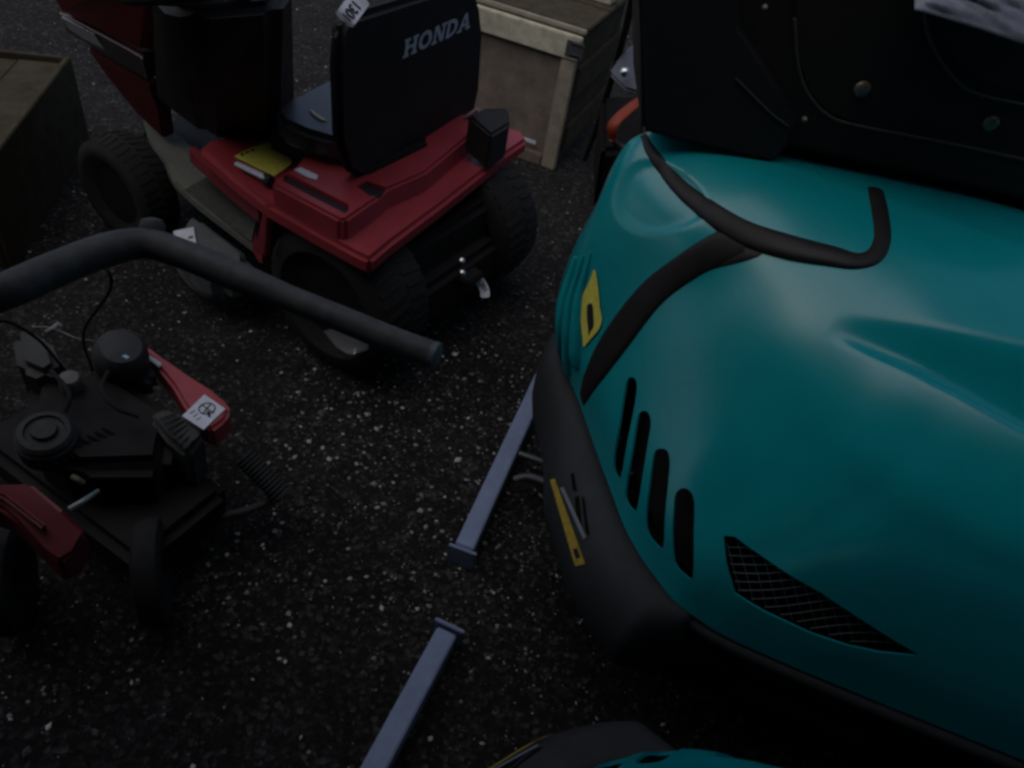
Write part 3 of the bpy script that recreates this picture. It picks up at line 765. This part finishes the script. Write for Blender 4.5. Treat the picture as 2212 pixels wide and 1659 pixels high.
# tow hitch with bright pin
hitch = box('hitch', frame(Q(1000, 590, .22), -fwd), (-.14, -.04, -.012), (.05, .04, .012), DARK, tractor, .005)
lathe('pin', frame(Q(998, 592, .22), (0, 0, 1)), [(-.03, .008), (.035, .008), (.037, .012), (.045, .012), (.05, .006)], CHROME, hitch, 14)
for u, v, z in ((998, 564, .34), (999, 590, .33)):
    lathe('pin', frame(Q(u, v, z), (.3, -.6, .8)), [(-.012, .004), (0, .009), (.006, .007), (.008, .002)], CHROME, hitch, 12)
tube('deck_rim', [Q(396, 600, .08), Q(420, 622, .07), Q(455, 641, .06), Q(512, 648, .06)], [.003, .005, .006, .004], mat('rim_grey', (.11, .11, .10), .6, .3), tractor, 8, 5)
prism('rim_shine', [Q(694, 714, .20), Q(716, 722, .20), Q(748, 733, .2), Q(766, 748, .2), Q(764, 768, .19), Q(748, 766, .19), Q(722, 748, .2)], (.03, .04, -.01), mat('rim_shine_steel', (.22, .22, .23), .35, .5, metal=.7), tractor, .004, 2)  # bright sliver standing in for the shine on the rear rim edge
prism('deck_label', [Q(374, 499, .206), Q(418, 490, .206), Q(426, 536, .206), Q(378, 520, .206)], (0, 0, -.002), WHITE, tractor, .0004, 1)
for u, v in ((392, 524), (412, 512)):
    prism('label_mark', [Q(u - 6, v, .2075), Q(u + 4, v - 3, .2075), Q(u + 6, v, .2075), Q(u - 4, v + 3, .2075)], (0, 0, -.001), INK, tractor, 0)
settle(tractor)

# hanging price tags, each a curved strip of card on a string
def tag_card(name, line, halfw, z, label, digits, parent=None):
    """line: image points along the card's middle"""
    P = catmull([(u, v, 0) for u, v in line], 6); pts = [Q(p.x, p.y, z(i / (len(P) - 1))) for i, p in enumerate(P)]
    vv, ff = [], []
    r = thing(name, (pts[0].x, pts[0].y, pts[0].z), label, 'tag', 'white price tags')
    side = []
    for i, p in enumerate(pts):
        t = (pts[min(i + 1, len(pts) - 1)] - pts[max(i - 1, 0)]).normalized(); n = (Cc - p).normalized(); x = t.cross(n).normalized()
        side.append((p, t, x, n)); e = halfw * (.65 if i in (0, len(pts) - 1) else 1)
        vv += [p - x * e, p + x * e]
    for i in range(len(pts) - 1): ff.append([2 * i, 2 * i + 1, 2 * i + 3, 2 * i + 2])
    o = mesh_obj('card', vv, ff, WHITE, r)
    md = o.modifiers.new('thick', 'SOLIDIFY'); md.thickness = .0006
    k = len(pts) // 2; p, t, x, n = side[k + 1]
    if digits:
        n2 = -t.cross(x) if t.cross(x).dot(n) < 0 else t.cross(x)
        Mx = Matrix((t, n2.cross(t).normalized(), n2)).transposed().to_4x4(); Mx.translation = p + n2 * .0018
        text_mesh('digits', digits, Mx, halfw * 1.5, INK, r)
    tube('string', [pts[0], pts[0] + Vector((-.01, .01, .02)), pts[0] + Vector((-.03, .02, .05))], .0006, WHITE, r, 5, 3)
    settle(r); return r
tag_card('price_tag', [(1022, 588), (1034, 604), (1046, 624), (1048, 643)], .014, lambda t: .21 - .05 * t, 'curled white price tag hanging from the rear hitch of the red mower', '1301')
tag_card('price_tag', [(782, -8), (770, 8), (752, 32), (742, 46)], .018, lambda t: 1.06 - .03 * t, 'white price tag tied beside the top corner of the lettered seat back', '1301')

# ------------------------------------------------------------------ wooden crate at the back
crate = thing('wooden_crate', (-.05, 3.2, 0), 'pale wooden crate with metal corner clip standing behind the lettered seat', 'crate')
c0 = Q(1196, 369, 0); c1 = Q(1145, 351, 0); cxv = (c0 - c1).normalized(); Mc = frame(c0, -cxv)   # x to the left along face, y away from camera?
if (Mc.to_3x3() @ Vector((0, 1, 0))).y < 0:
    ys = -1
else: ys = 1
def cb(name, lo, hi, m, bv_=.004):
    lo = list(lo); hi = list(hi)
    if ys < 0: lo[1], hi[1] = -hi[1], -lo[1]
    return box(name, Mc, lo, hi, m, crate, bv_)
POST = mat('post_wood', (.25, .22, .165), .8, .12, var=.25, scale=20, bump=.3, bscale=120)
cb('panel', (.01, .024, .02), (.78, .04, .545), PLY)
cb('panel', (.01, .06, .02), (.03, .62, .545), BOARD)
cb('post', (0, 0, 0), (.062, .022, .455), POST)
cb('post', (.74, 0, 0), (.80, .022, .455), POST)
cb('batten', (-.004, -.004, .458), (.80, .022, .545), WOOD)
cb('batten', (.065, 0, 0), (.737, .02, .05), PLY)
cb('batten', (-.006, .025, .548), (.80, .05, .565), POST)
cb('side_board', (-.012, .04, .08), (.008, .62, .18), BOARD)
cb('side_board', (-.012, .04, .30), (.008, .62, .42), BOARD)
cb('dark_top', (-.005, .06, .55), (.80, .34, .562), BOARD)  # dark boards in place of the crate's shaded open inside
cb('dark_top', (-.005, .343, .55), (.80, .62, .562), BOARD)
cb('block', (.02, .40, .563), (.72, .47, .64), WOOD)
cb('strip', (.10, -.004, .085), (.24, 0.0, .10), WHITE, .001)
cb('metal_clip', (-.02, -.008, .47), (.05, -.004, .53), STEEL, .001)
cb('clip_edge', (-.015, -.011, .518), (.03, -.008, .525), CHROME, .0005)
cb('clip_edge', (-.01, -.011, .478), (.03, -.008, .484), CHROME, .0005)
settle(crate)

# ------------------------------------------------------------------ wooden box at the left edge
bx = thing('wooden_box', Q(40, 260, 0), 'low open wooden box cut by the left edge of the picture', 'box')
zt = .32
e0, e1, e2 = Q(153, 122, zt), Q(-40, 372, zt), Q(-140, 140, zt)
dx = (e1 - e0); dy = (e2 - e0); dy = dy - dx * (dy.dot(dx) / dx.dot(dx)); LX = dx.length; dx.normalize(); LY = .75; dy.normalize()
Mb_ = Matrix((dx, dy, Vector((0, 0, 1)))).transposed().to_4x4(); Mb_.translation = Vector((e0.x, e0.y, 0))
for lo, hi in (((0, 0, 0), (LX, .02, zt)), ((0, LY - .02, 0), (LX, LY, zt)), ((0, .0205, 0), (.02, LY - .0205, zt)), ((LX - .02, .0205, 0), (LX, LY - .0205, zt))):
    box('side_board', Mb_, lo, hi, BOARD, bx, .003)
for k in range(5):
    w0 = .022 + k * (LY - .044) / 5; box('lid_board', Mb_, (.022, w0, zt - .035 - .003 * (k % 2)), (LX - .022, w0 + (LY - .044) / 5 - .004, zt - .018 - .003 * (k % 2)), BOARD, bx, .002)
settle(bx)
lt = tube('red_stick', [Q(16, 348, .03), Q(50, 306, .05)], .008, mat('worn_red', (.25, .07, .04), .6, .3, var=.4), None, 8, 1)
tag(lt, 'short reddish stick lying by the foot of the wooden box', 'stick')

# ------------------------------------------------------------------ walk-behind machine, lower left
tl = thing('walk_behind_mower', Q(250, 1000, 0), 'black and red walk-behind mower with bent tube handle and white crossed-ring label', 'mower')
HZ = .88
hb_pts = [Q(-420, 980, .42), Q(-260, 770, .66), Q(-60, 660, .84), Q(20, 626, HZ), Q(120, 582, HZ), Q(230, 540, HZ), Q(315, 526, HZ), Q(395, 549, HZ), Q(500, 592, HZ), Q(620, 642, HZ), Q(740, 690, HZ), Q(850, 735, HZ), Q(940, 768, HZ)]
hbar = tube('handlebar', hb_pts, [.023] * 6 + [.021] * 3 + [.0175] * 4, TUBE, tl, 18, 8)
lathe('end_cap', frame(Q(938, 767, HZ), Q(940, 768, HZ) - Q(850, 735, HZ)), [(-.004, .0178), (.004, .0182), (.006, .014)], mat('end_grey', (.07, .08, .09), .5, .3), hbar, 18)
lathe('knob', frame(Q(330, 512, HZ), (-.15, .5, .85)), [(0, .016), (.016, .018), (.024, .014), (.027, .004)], TUBE, hbar, 14)
# red deck rim arching round the engine
rim_pts = [(296, 747), (313, 741), (345, 765), (400, 803), (455, 838), (484, 862), (499, 882), (488, 905), (455, 930), (420, 905), (396, 873), (372, 832), (335, 786)]
deck = prism('deck', [Q(u, v, .30) for u, v in rim_pts], (0, 0, -.06), RED, tl, .008, 3)
lb = prism('warning_label', [Q(441.6, 851.6, .304), Q(487, 883, .304), Q(439.5, 928, .304), Q(393, 898, .304)], (0, 0, -.003), WHITE, tl, .0005, 1)
# crossed ring sign printed on the label
lc = Q(447, 882, .3055); la = (Q(487, 883, .3055) - Q(441.6, 851.6, .3055)).normalized(); lbv = Vector((0, 0, 1)).cross(la)
ring_pts = [lc + (la * math.cos(a) + lbv * math.sin(a)) * .016 for a in [k * 2 * math.pi / 20 for k in range(21)]]
tube('ring_mark', ring_pts, .0013, INK, lb, 5, 1, ell=.4)
tube('ring_mark', [lc - la * .017, lc + la * .020], .0014, INK, lb, 5, 1, ell=.4)
tube('ring_mark', [lc + lbv * .013 - la * .004, lc - lbv * .013 + la * .004], .0014, INK, lb, 5, 1, ell=.4)
tube('ring_mark', [lc + la * .008 - lbv * .004, lc + la * .022 - lbv * .012], .003, INK, lb, 5, 1, ell=.3)
for k in range(3):
    p = Q(410 + k * 7, 893 + k * 7, .3055); tube('text_line', [p, p + lbv * .012], .0012, mat('grey_ink', (.2, .19, .22), .6, .2), lb, 5, 1, ell=.3)
# engine masses
ebox = prism('engine_shroud', [Q(318, 898, .31), Q(350, 876, .31), Q(392, 890, .31), Q(440, 930, .30), Q(436, 945, .29), Q(405, 985, .28), Q(360, 950, .29)], (0, 0, -.12), ALU, tl, .014, 3)
for k in range(7):
    t = k / 6
    a = Vector((345, 905, 0)).lerp(Vector((395, 970, 0)), t); b = Vector((380, 892, 0)).lerp(Vector((428, 940, 0)), t)
    tube('fin', [Q(a.x, a.y, .312 - .018 * t), Q(b.x, b.y, .312 - .018 * t)], .0025, ALU, ebox, 6, 1)
prism('engine_block', [Q(60, 800, .30), Q(240, 790, .30), Q(380, 880, .30), Q(360, 1010, .28), Q(150, 1010, .30), Q(40, 930, .30)], (0, 0, -.20), DARK, tl, .03, 3)
lathe('air_filter', frame(Q(262, 772, .33), (.3, -.2, 1)), [(-.06, .05), (0, .055), (.03, .052), (.045, .04), (.05, .01)], mat('filter_grey', (.034, .037, .039), .6, .25, bump=.4), tl, 24)
prism('air_filter_base', [Q(215, 765, .31), Q(262, 742, .31), Q(322, 782, .30), Q(340, 812, .29), Q(300, 825, .29), Q(240, 800, .30)], (0, 0, -.06), mat('filter_grey', (.05, .055, .058)), tl, .015, 3)
prism('sticker', [Q(263, 769, .384), Q(270, 766, .384), Q(280, 771, .384), Q(274, 775, .384)], (0, 0, -.002), mat('cyan_mark', (.2, .42, .5), .4, .4), tl, 0)
prism('latch', [Q(314, 769, .305), Q(322, 766, .305), Q(350, 784, .305), Q(344, 792, .305)], (0, 0, -.008), mat('latch_white', (.45, .5, .52), .4, .4), tl, .002)
prism('fuel_tank', [Q(20, 712, .36), Q(60, 700, .36), Q(110, 735, .36), Q(135, 790, .34), Q(90, 810, .34), Q(35, 790, .34)], (0, 0, -.12), mat('tank_grey', (.034, .034, .034), .55, .25), tl, .035, 4)
lathe('fuel_cap', frame(Q(150, 818, .33), (.1, -.1, 1)), [(-.03, .022), (0, .022), (.006, .018), (.008, .004)], mat('cap_grey', (.10, .095, .092), .5, .3), tl, 18)
lathe('recoil_cover', frame(Q(95, 930, .33), (.1, -.1, 1)), [(-.06, .055), (-.02, .056), (-.014, .05), (-.008, .052), (0, .046), (.002, .036), (-.004, .034), (-.004, .024), (.006, .022), (.008, .004)], mat('recoil_grey', (.028, .029, .028), .6, .25, bump=.5), tl, 28)
lathe('bolt', frame(Q(178, 913, .34), (0, 0, 1)), [(-.02, .006), (.004, .006), (.006, .002)], mat('old_bolt', (.2, .19, .18), .4, .4), tl, 10)
# ribbed hose
hp0, hp1 = Q(527, 985, .20), Q(606, 1066, .14)
prof = []
for k in range(13):
    x = k / 12 * (hp1 - hp0).length; prof += [(x, .022), (x + .003, .027)]
lathe('ribbed_hose', frame(hp0, hp1 - hp0), prof, mat('hose_grey', (.038, .042, .042), .6, .25), tl, 20)
tube('pipe', [Q(600, 1075, .12), Q(540, 1100, .10), Q(470, 1115, .10), Q(400, 1110, .12), Q(320, 1085, .16)], .009, TUBE, tl, 10, 4)
tube('pipe', [Q(345, 1062, .18), Q(300, 1045, .2), Q(250, 1030, .2)], .006, DARK, tl, 8, 3)
tube('lever', [Q(151, 1101, .33), Q(180, 1083, .335), Q(213, 1060, .33)], [.007, .006, .004], mat('lever_steel', (.17, .19, .19), .35, .5, metal=.4), tl, 10, 4)
tube('brass_pipe', [Q(157, 1030, .27), Q(168, 1036, .27), Q(180, 1044, .26)], .006, mat('old_brass', (.10, .09, .06), .5, .3), tl, 8, 3)
# red hood lower left
prism('red_cover', [Q(-60, 1040, .36), Q(0, 1044, .36), Q(63, 1039, .35), Q(133, 1097, .34), Q(184, 1146, .33), Q(180, 1160, .32), Q(150, 1190, .31), Q(128, 1218, .29), Q(95, 1190, .30), Q(40, 1130, .33), Q(0, 1100, .34), Q(-60, 1080, .35)], (0, 0, -.07), DRED, tl, .018, 4)
prism('rib', [Q(-30, 1058, .364), Q(10, 1060, .364), Q(100, 1132, .348), Q(92, 1142, .346), Q(5, 1075, .36)], (0, 0, -.02), DRED, tl, .006, 2)
for u, v, r_, s_ in ((330, 1235, .11, .08), (20, 1250, .11, .08)):
    c = Q(u, v, .11); c.z = .11
    ax_ = Vector((.9, .4, 0)).normalized()
    lathe('wheel', frame(c, ax_), [(-.02, .06), (-.028, .085), (-.02, .105), (0, .11), (.02, .105), (.028, .085), (.02, .06), (.01, .02), (-.01, .02)], TYRE, tl, 32)
for k in range(9):
    t = k / 8; tube('fin', [Q(90 + 130 * t, 985 - 60 * t, .305), Q(130 + 130 * t, 1005 - 60 * t, .285)], .003, DARK, tl, 6, 1)
tube('spark_lead', [Q(235, 800, .34), Q(220, 840, .36), Q(250, 880, .35), Q(300, 900, .33)], .0045, RUBBER, tl, 8, 4)
tube('fuel_hose', [Q(110, 800, .33), Q(150, 850, .34), Q(140, 890, .32)], .005, RUBBER, tl, 8, 4)
tube('control_cable', [Q(-20, 690, .80), Q(30, 700, .65), Q(90, 740, .48), Q(140, 800, .36)], .003, RUBBER, tl, 8, 5)
tube('control_cable', [Q(60, 612, HZ - .03), Q(200, 570, HZ - .045), Q(240, 620, .80), Q(180, 720, .55), Q(200, 800, .34)], .0026, RUBBER, tl, 8, 6)
box('frame', frame(Q(250, 1050, .12), (.9, -.4, 0)), (-.3, -.12, -.05), (.22, .12, .05), DARK, tl, .02)
tube('throttle_wire', [Q(70, 706, .40), Q(100, 706, .42), Q(130, 715, .41), Q(165, 730, .40), Q(200, 736, .38), Q(236, 742, .34)], .0009, mat('wire_pale', (.35, .32, .28), .4, .4), tl, 6, 5)
tube('wire_end', [Q(102, 717, .40), Q(116, 710, .41), Q(129, 700, .42)], [.005, .0065, .006], mat('nozzle_grey', (.22, .23, .25), .5, .3), tl, 10, 3)
settle(tl)

# ------------------------------------------------------------------ strimmer with orange guard, half hidden by the big mower
sm = thing('brush_cutter', Q(1340, 330, 0), 'brush cutter with orange guard and steel gear head peeping out beyond the big mower', 'brush cutter')
tube('shaft', [Q(1262, 345, .12), Q(1300, 240, .35), Q(1352, 60, .75), Q(1375, -60, .95)], .012, DARK, sm, 10, 3)
tube('guard', [Q(1322, 300, .52), Q(1324, 272, .56), Q(1345, 248, .58), Q(1372, 226, .60), Q(1400, 205, .6)], [.014, .022, .026, .026, .02], ORANGE, sm, 12, 5, ell=.5)
tube('guard_edge', [Q(1322, 300, .5), Q(1340, 318, .45), Q(1360, 320, .44)], .010, mat('dull_orange', (.10, .05, .035), .6, .25), sm, 8, 3)
gh = prism('gear_head', [Q(1312, 158, .62), Q(1345, 110, .66), Q(1392, 75, .7), Q(1392, 205, .62), Q(1350, 195, .60)], (.02, .06, -.03), mat('gear_grey', (.055, .06, .075), .45, .4), sm, .012, 3)
lathe('nut', frame(Q(1350, 154, .655), (-.2, -.5, .8)), [(-.01, .014), (.004, .014), (.010, .008), (.011, .002)], CHROME, gh, 16)
prism('housing', [Q(1300, 200, .45), Q(1392, 200, .45), Q(1392, 320, .30), Q(1300, 330, .30)], (.03, .1, -.30), DARK, sm, .02)
settle(sm)
